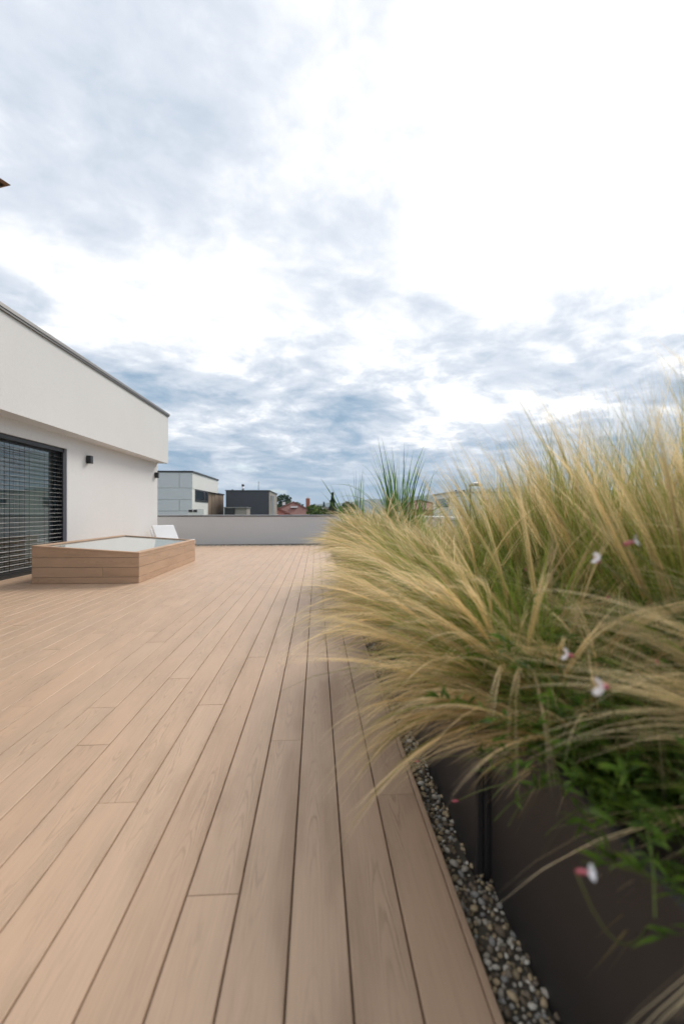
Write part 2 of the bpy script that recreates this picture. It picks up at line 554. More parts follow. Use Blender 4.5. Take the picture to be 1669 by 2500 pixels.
gravel = box('gravel_strip', M['ground_gravel'], None, .388, .52, -.5, 14.9, -.074, -.058)
tag(gravel, 'strip of rounded pebbles between deck and planters', kind='structure')
pm = [pebble_mesh(i) for i in range(10)]
spots = []
for _ in range(5200):
    y = .75 + 6.5 * random.random() ** 1.7
    x = random.uniform(.392, .515)
    s = random.choice([.006, .0075, .009, .011, .013]) * random.uniform(.85, 1.2)
    spots.append((y, x, s))
spots.sort()
# layered packing: reject heavy overlap
grid, kept = {}, []
for y, x, s in spots:
    key = (int(x / .02), int(y / .02))
    ok, z = True, -.055
    for i in (-1, 0, 1):
        for j in (-1, 0, 1):
            for (x2, y2, s2, z2) in grid.get((key[0] + i, key[1] + j), []):
                d = math.hypot(x - x2, y - y2)
                if d < .55 * (s + s2): ok = False
                elif d < .9 * (s + s2): z = max(z, z2 + .006)
    if ok and z < -.03:
        grid.setdefault(key, []).append((x, y, s, z)); kept.append((x, y, s, z))
kept.sort(key=lambda q: q[1] - q[2] * 22)
for (x, y, s, z) in kept[:300]:
    o = link('pebble', random.choice(pm), None, gravel)
    o.location = (x - gravel.location.x, y - gravel.location.y, z - gravel.location.z)
    o.scale = (s, s, s)
    o.rotation_euler = (random.uniform(-.4, .4), random.uniform(-.4, .4), random.uniform(0, 6.28))


def stone_heap(name, items, parent):
    tv, tf, ta = [], [], []
    base = [np.array([v.co[:] for v in me.vertices]) for me in pm]
    fac = [[tuple(p.vertices) for p in me.polygons] for me in pm]
    nb = 0
    for (x, y, s, z) in items:
        i = random.randrange(len(pm))
        a = random.uniform(0, 6.28)
        rot = np.array([[math.cos(a), -math.sin(a), 0], [math.sin(a), math.cos(a), 0], [0, 0, 1]])
        vv = base[i] @ rot.T * s + np.array([x, y, z])
        tv.append(vv); tf += [tuple(nb + q for q in f) for f in fac[i]]
        ta += [random.random()] * len(vv)
        nb += len(vv)
    me = bpy.data.meshes.new(name)
    me.from_pydata(np.concatenate(tv).tolist(), [], tf)
    at = me.attributes.new('sv', 'FLOAT_VECTOR', 'POINT')
    arr = np.zeros((nb, 3), np.float32); arr[:, 0] = ta
    at.data.foreach_set('vector', arr.ravel())
    me.polygons.foreach_set('use_smooth', [True] * len(me.polygons))
    me.materials.append(M['stones'])
    o = link(name, me, None, parent, (-parent.location.x, -parent.location.y, -parent.location.z))
    o['kind'] = 'stuff'
    return o


stone_heap('loose_pebbles', kept[300:], gravel)
# far strip along the parapet
far_gravel = box('gravel_bed', M['ground_gravel'], None, -4.84, .386, DY1 + .004, 15.0, -.074, -.03)
tag(far_gravel, 'band of pebbles along the foot of the grey parapet', kind='structure')
its = [(random.uniform(-4.8, .38), random.uniform(DY1 + .02, 14.95), random.uniform(.010, .02), random.uniform(-.028, -.012)) for _ in range(4500)]
stone_heap('loose_pebbles', its, far_gravel)


# ================================================================== house
WX = -4.85
HEND = 14.2
house = empty('white_house', (WX, HEND, 0))
tag(house, 'white rendered flat-roofed house with sliding door and overhanging upper storey', 'house')


def hb(name, m, x0, x1, y0, y1, z0, z1, parent=None, bevel=0.0):
    p = parent or house
    ox, oy, oz = (house.location.x, house.location.y, 0)
    if p is not house:
        ox += p.location.x; oy += p.location.y; oz += p.location.z
    cx, cy = (x0 + x1) / 2, (y0 + y1) / 2
    return MB().box(x0 - cx, x1 - cx, y0 - cy, y1 - cy, 0, z1 - z0).build(name, m, p, bevel=bevel, loc=(cx - ox, cy - oy, z0 - oz))


D0, D1, DT = 4.6, 9.15, 2.28       # door opening along y, height
hb('wall', M['white_render'], -5.2, WX, D1, HEND, -.02, 2.53)
hb('wall', M['white_render'], -5.2, WX, -2.0, D0, -.02, 2.53)
hb('wall', M['white_render'], -5.2, WX, D0, D1, DT, 2.53)
hb('wall', M['white_render'], -12, -5.2, HEND - .3, HEND - .002, -3.3, 2.53)
hb('upper_storey', M['white_render'], -11.5, -4.53, -2.0, HEND, 2.531, 3.995)
hb('coping', M['coping'], -11.5, -4.49, -2.0, HEND + .04, 3.997, 4.05)
hb('coping_edge', M['anthracite'], -4.515, -4.5, -2.0, HEND + .025, 3.955, 3.996)
# sliding door
door = link('sliding_door', None, None, house, (-.10, (D0 + D1) / 2 - HEND, 0))
hb('door_frame', M['anthracite'], -5.06, -4.98, D0, D1, .0, .09, door)
hb('door_frame', M['anthracite'], -5.06, -4.98, D0, D1, DT - .10, DT - .001, door)
hb('door_frame', M['anthracite'], -5.06, -4.98, D1 - .10, D1 - .001, .091, DT - .101, door)
hb('door_frame', M['anthracite'], -5.065, -4.985, 6.85, 6.97, .091, DT - .101, door)
hb('door_pane', M['glass'], -5.03, -5.018, 6.971, D1 - .101, .091, DT - .101, door)
hb('door_pane', M['glass'], -5.03, -5.018, D0, 6.849, .091, DT - .101, door)
hb('threshold', M['black'], -4.98, WX + .03, D0, D1, -.02, .055, door)
hb('jamb_lining', M['jamb'], -4.98, WX + .002, D1 - .012, D1 - .001, .056, DT - .002, door)
# room behind the door
hb('room', M['room'], -9.0, -8.9, 2.0, 11.0, -.02, 2.5)
hb('room_floor', M['timber_d'], -8.9, -5.07, 2.0, 11.0, -.06, -.02)
hb('room_ceiling', M['room'], -8.9, -5.21, 2.0, 11.0, 2.44, 2.5)
# curtain: pleated sheet hanging inside
cv, cf = [], []
yy = 6.3
i = 0
while yy < 8.55:
    xx = -5.30 + .035 * math.sin(yy * 46) + .012 * math.sin(yy * 17)
    cv += [(xx, yy, .03), (xx, yy, 2.3)]
    if i: cf.append((2 * i - 2, 2 * i, 2 * i + 1, 2 * i - 1))
    yy += .016; i += 1
cu = MB().add([(x - WX, y - HEND, z) for x, y, z in cv], cf).build('curtain', M['curtain'], house, smooth=True)
# venetian blind
blind = link('venetian_blind', None, None, house, (-.05, (D0 + D1) / 2 - HEND, 0))
hb('blind_headbox', M['black'], -4.96, -4.89, D0, D1 - .014, DT - .075, DT - .004, blind)
hb('guide_rail', M['black'], -4.955, -4.915, D1 - .05, D1 - .014, .056, DT - .076, blind)
nsl = 27
Ls = D1 - .052 - D0
prof = [(-.040, -.001), (-.030, .0015), (-.005, .0030), (.020, .0022), (.038, -.002), (.040, -.0045), (.037, -.0035), (.019, .0006), (-.005, .0014), (-.030, -.0002)]
tl = R(1)
prof = [(a * math.cos(tl) + b * math.sin(tl), -a * math.sin(tl) + b * math.cos(tl)) for a, b in prof]
sm = MB().prism(prof, 1, -Ls / 2, Ls / 2).mesh('slat')
sm.materials.append(M['slat'])
for i in range(nsl):
    z = .115 + i * .0765
    o = link('slat', sm, None, blind, (-4.935 - WX + .05, D0 + Ls / 2 - (D0 + D1) / 2, z + random.uniform(-.0015, .0015)))
    o.rotation_euler = (0, random.uniform(-.03, .03), 0)
hb('bottom_rail', M['anthracite'], -4.965, -4.905, D0, D1 - .055, .062, .085, blind)
for y in (8.62, 8.05, 7.55, 7.16, 7.0, 6.4):
    hb('ladder_cord', M['black'], -4.8935, -4.890, y, y + .006, .085, DT - .076, blind)
    hb('ladder_cord', M['black'], -4.980, -4.9765, y + .01, y + .016, .085, DT - .076, blind)


# wall lamps (up-down cylinders of square section)
def wall_lamp(y, label):
    t = empty('wall_lamp', (WX, y, 2.075))
    tag(t, label, 'lamp')
    MB().box(.012, .105, -.055, .055, 0, .165).build('lamp_body', M['black'], t, bevel=.004)
    MB().box(.0, .011, -.04, .04, .03, .135).build('wall_plate', M['anthracite'], t)
    MB().box(.03, .087, -.037, .037, -.006, -.0005).build('diffuser', M['plastic'], t)
    return t


wall_lamp(9.92, 'small black box lamp on the white wall beside the blind')
wall_lamp(13.98, 'small black box lamp at the end corner of the white wall')

# ------------------------------------------------------------------ parapets
PA = R(3.5)
par = empty('grey_parapet', (-6.2, 14.93, 0))
par.rotation_euler = (0, 0, PA)
tag(par, 'low grey rendered parapet with metal coping closing the far end of the deck', 'parapet')
MB().box(0, 9.5, 0, .25, -.07, .905).build('wall', M['grey_render'], par)
MB().box(.0, 9.5, -.03, .28, .927, .957).build('coping', M['coping_light'], par, bevel=.004)
MB().box(.0, 9.5, -.018, .27, .9055, .9265).build('shadow_line', M['anthracite'], par)  # dark strip standing in for the shadow line under the coping
MB().box(.0, 9.5, -.012, -.0005, -.07, -.01).build('base_flashing', M['anthracite'], par)
par2 = empty('side_parapet', (3.05, -1.5, 0))
tag(par2, 'long white coped parapet running behind the planters', 'parapet')
MB().box(0, .25, 0, 16.6, -.07, .875).build('wall', M['grey_render'], par2)
MB().box(-.04, .29, 0, 16.6, .88, .935).build('coping', M['panel_w'], par2, bevel=.004)

# ================================================================== walk-on skylight box
SX0, SX1, SY0, SY1 = -4.14, -2.614, 6.87, 9.98
ZL, ZR = .560, .452
sk = empty('skylight_box', ((SX0 + SX1) / 2, (SY0 + SY1) / 2, 0))
tag(sk, 'low wood-clad skylight box with sloping glass top standing on the deck', 'skylight')
cx, cy = sk.location.x, sk.location.y


def ztop(x):
    return ZL + (ZR - ZL) * (x - SX0) / (SX1 - SX0)


rowz = [.002, .092, .2365, .381, .60]
def skirt_x(y, sgn):      # boards on the faces that look along y
    for i in range(4):
        z0, z1 = rowz[i] + .0015, rowz[i + 1] - .0025
        cuts = [SX0 + .002, SX1 - .002]
        if i == 1: cuts = [SX0 + .002, SX0 + 1.01, SX1 - .002]
        for a, b in zip(cuts[:-1], cuts[1:]):
            b2 = b - (.003 if b < SX1 - .01 else 0)
            zt = lambda x: min(z1, ztop(x) - .022)
            m0, m1 = zt(a), zt(b2)
            if m1 - z0 < .01: continue
            xm, zm = (a + b2) / 2, (z0 + m0) / 2
            pts = [(a, z0), (b2, z0), (b2, m1), (a, m0)]
            pts = [(p - xm, q - zm) for p, q in pts]
            MB().prism(pts, 1, -.011, .011).build('cladding_board', M['clad_x'], sk, bevel=.0015, loc=(xm - cx, y + sgn * .011 - cy, zm))


def skirt_y(x, zt, sgn, joints):
    for i in range(4):
        z0, z1 = rowz[i] + .0015, min(rowz[i + 1] - .0025, zt - .022)
        if z1 - z0 < .01: continue
        cuts = [SY0] + joints.get(i, []) + [SY1]
        for a, b in zip(cuts[:-1], cuts[1:]):
            MB().box(-.011, .011, -(b - a - .003) / 2, (b - a - .003) / 2, -(z1 - z0) / 2, (z1 - z0) / 2).build(
                'cladding_board', M['clad_y'], sk, bevel=.0015, loc=(x + sgn * .011 - cx, (a + b) / 2 - cy, (z0 + z1) / 2))


skirt_x(SY0, 1); skirt_x(SY1 - .0, -1)
skirt_y(SX1, ZR, -1, {0: [8.15], 2: [7.5, 9.2], 1: [8.7], 3: [8.7]})
skirt_y(SX0, ZL, 1, {0: [8.4], 2: [7.9]})
# inner well
MB().prism([(SX0 + .03, -.02), (SX0 + .045, -.02), (SX0 + .045, ZL - .06), (SX0 + .03, ZL - .06)], 1, SY0 + .03, SY1 - .03).build('well_lining', M['well'], sk, loc=(-cx, -cy, 0))
MB().prism([(SX1 - .045, -.02), (SX1 - .03, -.02), (SX1 - .03, ZR - .06), (SX1 - .045, ZR - .06)], 1, SY0 + .03, SY1 - .03).build('well_lining', M['well'], sk, loc=(-cx, -cy, 0))
for y in (SY0 + .03, SY1 - .045):
    MB().prism([(SX0 + .046, -.02), (SX1 - .046, -.02), (SX1 - .046, ZR - .06), (SX0 + .046, ZL - .06)], 1, y, y + .015).build('well_lining', M['well'], sk, loc=(-cx, -cy, 0))
MB().box(SX0 + .046, SX1 - .046, SY0 + .046, SY1 - .046, .0, .012).build('well_floor', M['well'], sk, loc=(-cx, -cy, 0))
# rim boards laid on the slope, mitred
sl_ = math.atan2(ZR - ZL, SX1 - SX0)
RW = .085
def rimpt(x, y, dz): return (x - cx, y - cy, ztop(x) + dz)
ou = [(SX0 - .004, SY0 - .004), (SX1 + .004, SY0 - .004), (SX1 + .004, SY1 + .004), (SX0 - .004, SY1 + .004)]
inn = [(SX0 + RW, SY0 + RW), (SX1 - RW, SY0 + RW), (SX1 - RW, SY1 - RW), (SX0 + RW, SY1 - RW)]
for i in range(4):
    j = (i + 1) % 4
    q = [ou[i], ou[j], inn[j], inn[i]]
    vs = [rimpt(x, y, -.0215) for x, y in q] + [rimpt(x, y, 0) for x, y in q]
    MB().add(vs, [(0, 1, 2, 3), (4, 5, 6, 7), (0, 1, 5, 4), (1, 2, 6, 5), (2, 3, 7, 6), (3, 0, 4, 7)]).build('rim_board', M['clad_y' if i % 2 else 'clad_x'], sk, bevel=.0012)
# black gasket and glass
for i in range(4):
    j = (i + 1) % 4
    a = .02
    g2 = [(SX0 + RW + a, SY0 + RW + a), (SX1 - RW - a, SY0 + RW + a), (SX1 - RW - a, SY1 - RW - a), (SX0 + RW + a, SY1 - RW - a)]
    q = [inn[i], inn[j], g2[j], g2[i]]
    vs = [rimpt(x, y, -.05) for x, y in q] + [rimpt(x, y, -.017) for x, y in q]
    MB().add(vs, [(0, 1, 2, 3), (4, 5, 6, 7), (0, 1, 5, 4), (1, 2, 6, 5), (2, 3, 7, 6), (3, 0, 4, 7)]).build('gasket', M['black'], sk)
vs = [rimpt(x, y, -.045) for x, y in g2] + [rimpt(x, y, -.020) for x, y in g2]
MB().add(vs, [(0, 1, 2, 3), (4, 5, 6, 7), (0, 1, 5, 4), (1, 2, 6, 5), (2, 3, 7, 6), (3, 0, 4, 7)]).build('glass_pane', M['skyglass'], sk)


# ================================================================== white moulded lounge chairs
def lounge_chair(loc, rz, label):
    t = empty('lounge_chair', loc, rz)
    tag(t, label, 'chair')
    # local +x is the way it faces; side profile in xz
    seat = [(-.02, .20), (.0, .30), (.12, .285), (.42, .315), (.66, .365), (.69, .35), (.70, .30), (.685, .25), (.40, .215)]
    MB().prism(seat, 1, -.32, .32).build('seat', M['plastic'], t, bevel=.012, smooth=False)
    back = [(-.015, .22), (.05, .30), (-.20, .70), (-.225, .715), (-.25, .70), (-.245, .67), (-.07, .25)]
    MB().prism(back, 1, -.315, .315).build('backrest', M['plastic'], t, bevel=.012)
    for s in (-1, 1):
        leg = [(.0, .21), (.10, .21), (.06, 0), (.0, 0)]
        MB().prism(leg, 1, s * .27 - .025, s * .27 + .025).build('leg', M['plastic'], t, bevel=.006)
        leg = [(.56, .24), (.66, .245), (.64, 0), (.58, 0)]
        MB().prism(leg, 1, s * .27 - .025, s * .27 + .025).build('leg', M['plastic'], t, bevel=.006)
    return t


lounge_chair((-3.80, 11.9, 0), R(-38), 'white moulded low lounge chair behind the skylight, clear of the house wall')
c2 = lounge_chair((-4.40, 13.3, 0), R(-38), 'white moulded low lounge chair close against the house wall, mostly hidden by the skylight')

c2.scale = (.85, .85, .80)

# ================================================================== parasol reaching in from the side
pz = 3.0
ps = empty('parasol', (-3.385, 1.79, 0))
tag(ps, 'taupe cantilever parasol whose canopy corner reaches into view above the house', 'parasol')
hw_ = 1.22
rot = R(-20)
cor = [Matrix.Rotation(rot, 3, 'Z') @ Vector((sx * hw_, sy * hw_, 0)) for sx, sy in ((-1, -1), (1, -1), (1, 1), (-1, 1))]
apex = Vector((0, 0, .52))
pcx, pcy = .0, .30
vs, fs = [], []
for i in range(4):
    a, b = cor[i], cor[(i + 1) % 4]
    for s in range(7):
        e = a.lerp(b, s / 6); e = e * (1 - .05 * math.sin(math.pi * s / 6))
        for r in range(5):
            p = apex.lerp(e, r / 4); p.z = apex.z * (1 - (r / 4) ** .85)
            vs.append((p.x + pcx, p.y + pcy, pz + p.z))
    b0 = i * 35
    for s in range(6):
        for r in range(4):
            fs.append((b0 + s * 5 + r, b0 + s * 5 + r + 1, b0 + (s + 1) * 5 + r + 1, b0 + (s + 1) * 5 + r))
cano = MB().add(vs, fs).build('canopy', M['canvas'], ps, smooth=True)
sm_ = cano.modifiers.new('thick', 'SOLIDIFY'); sm_.thickness = .004
for i in range(4):
    a, b = cor[i], cor[(i + 1) % 4]
    va, fa = [], []
    for s in range(9):
        e = a.lerp(b, s / 8) * (1 - .05 * math.sin(math.pi * s / 8))
        d = .010 + .05 * math.sin(math.pi * s / 8)
        va += [(e.x + pcx, e.y + pcy, pz + .002), (e.x * .985 + pcx, e.y * .985 + pcy, pz - d)]
        if s: fa.append((2 * s - 2, 2 * s, 2 * s + 1, 2 * s - 1))
    vo = MB().add(va, fa).build('valance', M['canvas_in'], ps)
    mm = vo.modifiers.new('thick', 'SOLIDIFY'); mm.thickness = .004
    MB().tube([(pcx, pcy, pz + .44), (a.x * .97 + pcx, a.y * .97 + pcy, pz - .02)], .011, 6).build('rib', M['black'], ps)
MB().tube([(pcx, pcy, .05), (pcx, pcy, pz + .5)], .028, 12).build('pole', M['anthracite'], ps, smooth=True)
MB().box(pcx - .35, pcx + .35, pcy - .35, pcy + .35, .002, .055).build('base_plate', M['anthracite'], ps, bevel=.01)

# ================================================================== planters
def planter(x0, x1, y0, y1, h, label):
    t = empty('planter', ((x0 + x1) / 2, (y0 + y1) / 2, -.06))
    tag(t, label, 'planter', 'dark steel planters along the deck')
    ax, ay = (x1 - x0) / 2, (y1 - y0) / 2
    th = .025
    m = MB()
    MB().box(-ax, -ax + th, -ay, ay, 0, h).build('side_wall', M['planter'], t, bevel=.006)
    MB().box(ax - th, ax, -ay, ay, 0, h).build('side_wall', M['planter'], t, bevel=.006)
    MB().box(-ax + th + .0005, ax - th - .0005, -ay, -ay + th, 0, h - .001).build('end_wall', M['planter'], t, bevel=.006)
    MB().box(-ax + th + .0005, ax - th - .0005, ay - th, ay, 0, h - .001).build('end_wall', M['planter'], t, bevel=.006)
    sv, sf = [], []
    nx, ny = 8, int(max(6, (y1 - y0) * 8))
    for j in range(ny):
        for i in range(nx):
            sv.append((-ax + th + (2 * ax - 2 * th) * i / (nx - 1), -ay + th + (2 * ay - 2 * th) * j / (ny - 1), h - .05 + random.uniform(-.012, .02)))
    for j in range(ny - 1):
        for i in range(nx - 1):
            a = j * nx + i; sf.append((a, a + 1, a + nx + 1, a + nx))
    MB().add(sv, sf).build('soil', M['soil'], t, smooth=True)
    return t


PH = .555
planter(.515, 1.45, -.9, 1.325, PH, 'dark steel planter with white and pink flowers and blond grass')
planter(.475, 1.45, 1.335, 4.0, PH, 'long dark steel planter full of blond feather grass beyond the flowers')
planter(.475, 1.45, 4.02, 7.6, PH, 'long dark steel planter with blond grass around tall green reeds')
SOIL = PH - .06 - .05


# ------------------------------------------------------------------ strand meshes
def ribbons(name, groups):
    """groups: list of (P[N,S,3], W[N,S], T[N,S], G[N], material)"""
    V, F, A, MI, mats = [], [], [], [], []
    nb = 0
    for gi, (P, W, T, G, m) in enumerate(groups):
        N, S, _ = P.shape
        tan = np.gradient(P, axis=1)
        tan /= np.linalg.norm(tan, axis=2, keepdims=True) + 1e-9
        rd = rng.normal(size=(N, 1, 3)); rd /= np.linalg.norm(rd, axis=2, keepdims=True)
        side = np.cross(tan, np.broadcast_to(rd, P.shape))
        side /= np.linalg.norm(side, axis=2, keepdims=True) + 1e-9
        a = P - side * W[..., None] / 2; b = P + side * W[..., None] / 2
        V.append(np.stack([a, b], 2).reshape(-1, 3))
        sv = np.zeros((N, S, 2, 3), np.float32)
        sv[..., 0] = T[:, :, None]; sv[..., 1] = G[:, None, None]
        A.append(sv.reshape(-1, 3))
        i0 = (np.arange(N)[:, None] * S + np.arange(S - 1)[None]) * 2 + nb
        q = np.stack([i0, i0 + 1, i0 + 3, i0 + 2], -1).reshape(-1, 4)
        F.append(q); MI.append(np.full(len(q), gi, np.int32)); mats.append(m)
        nb += N * S * 2
    V = np.concatenate(V).astype(np.float32); F = np.concatenate(F).astype(np.int32); A = np.concatenate(A); MI = np.concatenate(MI)
    me = bpy.data.meshes.new(name)
    me.vertices.add(len(V)); me.vertices.foreach_set('co', V.ravel())
    me.loops.add(F.size); me.loops.foreach_set('vertex_index', F.ravel())
    me.polygons.add(len(F))
    me.polygons.foreach_set('loop_start', np.arange(len(F), dtype=np.int32) * 4)
    me.polygons.foreach_set('loop_total', np.full(len(F), 4, np.int32))
    me.polygons.foreach_set('material_index', MI)
    me.polygons.foreach_set('use_smooth', np.ones(len(F), bool))
    at = me.attributes.new('sv', 'FLOAT_VECTOR', 'POINT'); at.data.foreach_set('vector', A.ravel())
    for m in mats: me.materials.append(m)
    me.update(calc_edges=True)
    me.validate()
    return me


def guides(N, S, length, tilt, lean, droop, r0, wob=.13):
    """bending stems. tilt: max start tilt (rad); lean: (x,y) bias; droop: bending strength"""
    L = length * rng.uniform(.62, 1.12, N)
    az = rng.uniform(0, 2 * np.pi, N)
    ti = tilt * np.sqrt(rng.uniform(0, 1, N))
    d = np.stack([np.cos(az) * np.sin(ti) + lean[0] * rng.uniform(-.15, 1.5, N), np.sin(az) * np.sin(ti) + lean[1] * rng.uniform(-.2, 1.4, N), np.cos(ti)], 1)
    d /= np.linalg.norm(d, axis=1, keepdims=True)
    rr = r0 * np.sqrt(rng.uniform(0, 1, N)); a2 = rng.uniform(0, 2 * np.pi, N)
    p = np.stack([rr * np.cos(a2), rr * np.sin(a2), np.zeros(N)], 1)
    dr = droop * rng.uniform(.35, 1.6, N)
    out = np.zeros((N, S, 3)); out[:, 0] = p
    hz = d.copy(); hz[:, 2] = 0
    hl = np.linalg.norm(hz, axis=1, keepdims=True) + .02
    hz /= hl
    w1 = rng.normal(size=(N, 3)) * wob
    for s in range(1, S):
        t = s / (S - 1)
        bend = (dr * (t ** 1.1) / (S - 1))[:, None]
        d = d + hz * bend * .75 - np.array([0, 0, 1.0]) * bend * (.55 + .8 * t) + w1 / (S - 1) * 2 * math.sin(5 * t)
        d /= np.linalg.norm(d, axis=1, keepdims=True)
        p = p + d * (L / (S - 1))[:, None]
        out[:, s] = p
    return out


def resample(Gd, tq):
    """Gd [N,S,3], tq [N,M] in 0..1 -> [N,M,3]"""
    N, S, _ = Gd.shape
    x = np.clip(tq, 0, 1) * (S - 1)
    i = np.minimum(x.astype(int), S - 2); f = (x - i)[..., None]
    n = np.arange(N)[:, None]
    return Gd[n, i] * (1 - f) + Gd[n, i + 1] * f


def plume(nb, nh, H, tilt, lean, droop, wid, spread, r0=.085):
    """nb stems, each ending in a plume of nh hairs that cling together and fray at the tip"""
    Gh = np.repeat(guides(nb, 12, H, tilt, lean, droop, r0), nh, 0)
    N = nb * nh
    Q = 8
    t1 = rng.uniform(.72, 1.0, N)[:, None]
    t0 = np.where(rng.uniform(size=N) < .7, rng.uniform(.28, .55, N), rng.uniform(.0, .1, N))[:, None]
    ls = np.linspace(0, 1, Q)[None]
    tq = t0 + (t1 - t0) * ls
    P = resample(Gh, tq)
    off = rng.normal(size=(N, 1, 3)) * spread
    P = P + off * (np.sin(np.clip(tq, 0, 1) * 2.6) ** 1.2)[..., None] + rng.normal(size=(N, 1, 3)) * spread * 2.6 * (ls ** 3)[..., None]
    P[:, :, 2] -= (ls ** 2.5) * rng.uniform(0, .05, N)[:, None]
    W = wid * (1 - .94 * ls ** 2) * rng.uniform(.6, 1.25, N)[:, None]
    gb = np.repeat(rng.uniform(0, 1, nb), nh) * .7 + rng.uniform(0, 1, N) * .3
    # some stems are still green, most have ripened to straw
    ripe = np.repeat(np.where(rng.uniform(size=nb) < .12, rng.uniform(.35, .6, nb), 1.0), nh)[:, None]
    return (P, W, tq * ripe, gb, M['feather'])


def feather(name, nb, nh, H, tilt, lean, droop, wid, nleaf, spread=.005, leafw=.0022, skirt=0):
    grp = [plume(nb, nh, H, tilt, lean, droop, wid, spread)]
    if skirt:
        grp.append(plume(skirt // 2, nh, H * .98, .55, (lean[0] * 2.0, lean[1]), droop * 1.2, wid, spread))
        grp.append(plume(skirt - skirt // 2, nh, H * .80, .75, (lean[0] * 2.4, lean[1]), droop * 2.1, wid, spread))
    ls8 = np.linspace(0, 1, 8)[None]
    for frac, hh, tl_ in ((.65, .62, 1.0), (.35, .85, .9)):
        n = int(nleaf * frac)
        Gl = guides(n, 8, H * hh, tilt * tl_, (lean[0] * .6, lean[1] * .6), droop * .7, .11)
        Wl = leafw * (1 - .85 * ls8 ** 2) * rng.uniform(.6, 1.4, n)[:, None]
        grp.append((Gl, Wl, np.repeat(ls8, n, 0), rng.uniform(0, 1, n), M['leaf_fine']))
    return ribbons(name, grp)


# a small set of tufts: near ones finely combed, far ones with fewer, broader hairs
near_spill = [feather('feather_tuft', 56, 11, .94, .8, (-.70, .03), 1.55, .0027, 900, .0040, .0026, 66) for _ in range(4)]
near_up = [feather('feather_tuft', 62, 12, 1.08, .40, (-.10, .02), .50, .0027, 1000, .0040, .0026) for _ in range(4)]
near_rope = feather('feather_tuft', 16, 22, .80, .5, (-.75, .12), 1.15, .0022, 260, .006)
far_spill = [feather('feather_tuft', 80, 8, .86, .85, (-.55, .0), 1.5, .0048, 650, .0060, .0042, 40) for _ in range(3)]
far_up = [feather('feather_tuft', 80, 8, .80, .55, (-.12, .0), .75, .0042, 700, .0065, .0038) for _ in range(3)]

GRP = 'blond feather grass tufts in the planters'


def tuft(me, x, y, s, rz, label):
    o = link('grass_tuft', me, None, None, (x, y, SOIL), rz)
    o.scale = (s, s, s * random.uniform(.93, 1.07))
    tag(o, label, 'plant', GRP)
    return o


ORD = ['first', 'second', 'third', 'fourth', 'fifth', 'sixth', 'seventh', 'eighth', 'ninth']
flower_lb = ['short blond feather grass tuft at the deck side of the flower planter', 'tall upright feather grass tuft at the far end of the flower planter',
             'tall feather grass tuft behind the flowers, middle of the planter', 'arching feather grass tuft at the back, level with the white flowers',
             'outermost upright feather grass tuft in the flower planter']
i = 0
for j, (x, y, s) in enumerate([(.86, 1.16, .66), (1.05, 1.10, 1.04), (1.22, .92, 1.08), (1.20, .66, .95), (1.36, .74, 1.05)]):
    tuft((near_spill if i in (0, 3) else near_up)[i % 4], x, y, s, random.uniform(-.3, .3), flower_lb[j]); i += 1
for j, (x, y, s) in enumerate([(.66, 1.50, .80), (.66, 1.86, .92), (.67, 2.25, .95), (.68, 2.70, 1.0), (.70, 3.15, .95), (.70, 3.6, .85)]):
    tuft(near_spill[i % 4], x, y, s, random.uniform(-.35, .35), 'blond feather grass tuft spilling over the deck edge, ' + ORD[j] + ' from the flower planter'); i += 1
for j, (x, y, s) in enumerate([(1.10, 1.55, 1.0), (1.33, 1.40, 1.05), (1.08, 1.95, .98), (1.32, 1.95, 1.05), (1.05, 2.42, .95), (1.30, 2.5, 1.0), (1.10, 2.9, .78), (1.32, 3.1, .72), (1.10, 3.5, .62)]):
    tuft(near_up[i % 4], x, y, s, random.uniform(-.5, .5), 'upright blond feather grass tuft along the planter back, ' + ORD[j] + ' from the flower planter'); i += 1
for j, (x, y, s) in enumerate([(.70, 4.75, .92), (.68, 5.2, 1.05), (.72, 5.65, 1.05), (.70, 6.1, 1.08), (.70, 6.6, 1.02), (.72, 7.1, .95)]):
    tuft(far_spill[i % 3], x, y, s, random.uniform(-.3, .3), 'dense blond feather grass tuft between reeds and deck, ' + ORD[j] + ' past the dark gap'); i += 1
for j, (x, y, s) in enumerate([(1.0, 4.5, .72), (1.28, 4.8, .70), (1.02, 5.05, .92), (1.25, 5.5, .85), (1.0, 6.0, 1.0), (1.28, 6.4, .9), (1.05, 6.9, .95)]):
    tuft(far_up[i % 3], x, y, s, random.uniform(-.5, .5), 'blond feather grass tuft behind or beside the tall reeds, ' + ORD[j] + ' past the dark gap'); i += 1

tuft(near_rope, 1.0, .60, 1.0, 0, 'sparse feather grass tuft with long arching ropes crossing in front of the flowers')
tuft(near_spill[1], .62, 1.26, .86, .15, 'feather grass tuft hanging over the seam between the flower planter and the next')
tuft(near_spill[2], .66, 1.06, .52, -.2, 'smallest feather grass tuft at the front edge of the flower planter')

# tall green reeds rising out of the far grass
def reed(x, y, n, H, label, lean=(0, 0)):
    G1 = guides(n, 14, H, .17, lean, .5, .07, .05)
    G2 = guides(n // 2, 14, H * .95, .55, lean, 2.3, .06, .05)
    ls = np.linspace(0, 1, 14)[None]
    g = []
    for G_, wd in ((G1, .020), (G2, .010)):
        N = len(G_)
        W = wd * (1 - ls ** 2.2) * rng.uniform(.6, 1.2, N)[:, None] + .0006
        g.append((G_, W, np.repeat(ls, N, 0), rng.uniform(.1, .8, N), M['reed']))
    o = link('reed_clump', ribbons('reed_clump', g), None, None, (x, y, SOIL))
    tag(o, label, 'plant')
    return o


reed(.96, 5.3, 90, 1.34, 'tall green reed clump standing above the blond grass, upright middle stems', (-.02, 0))
reed(.60, 6.2, 24, 1.10, 'slender green reed clump arching over the deck edge', (-.25, 0))
reed(1.10, 5.3, 22, 1.12, 'thin green reeds curling away towards the side parapet', (.2, 0))


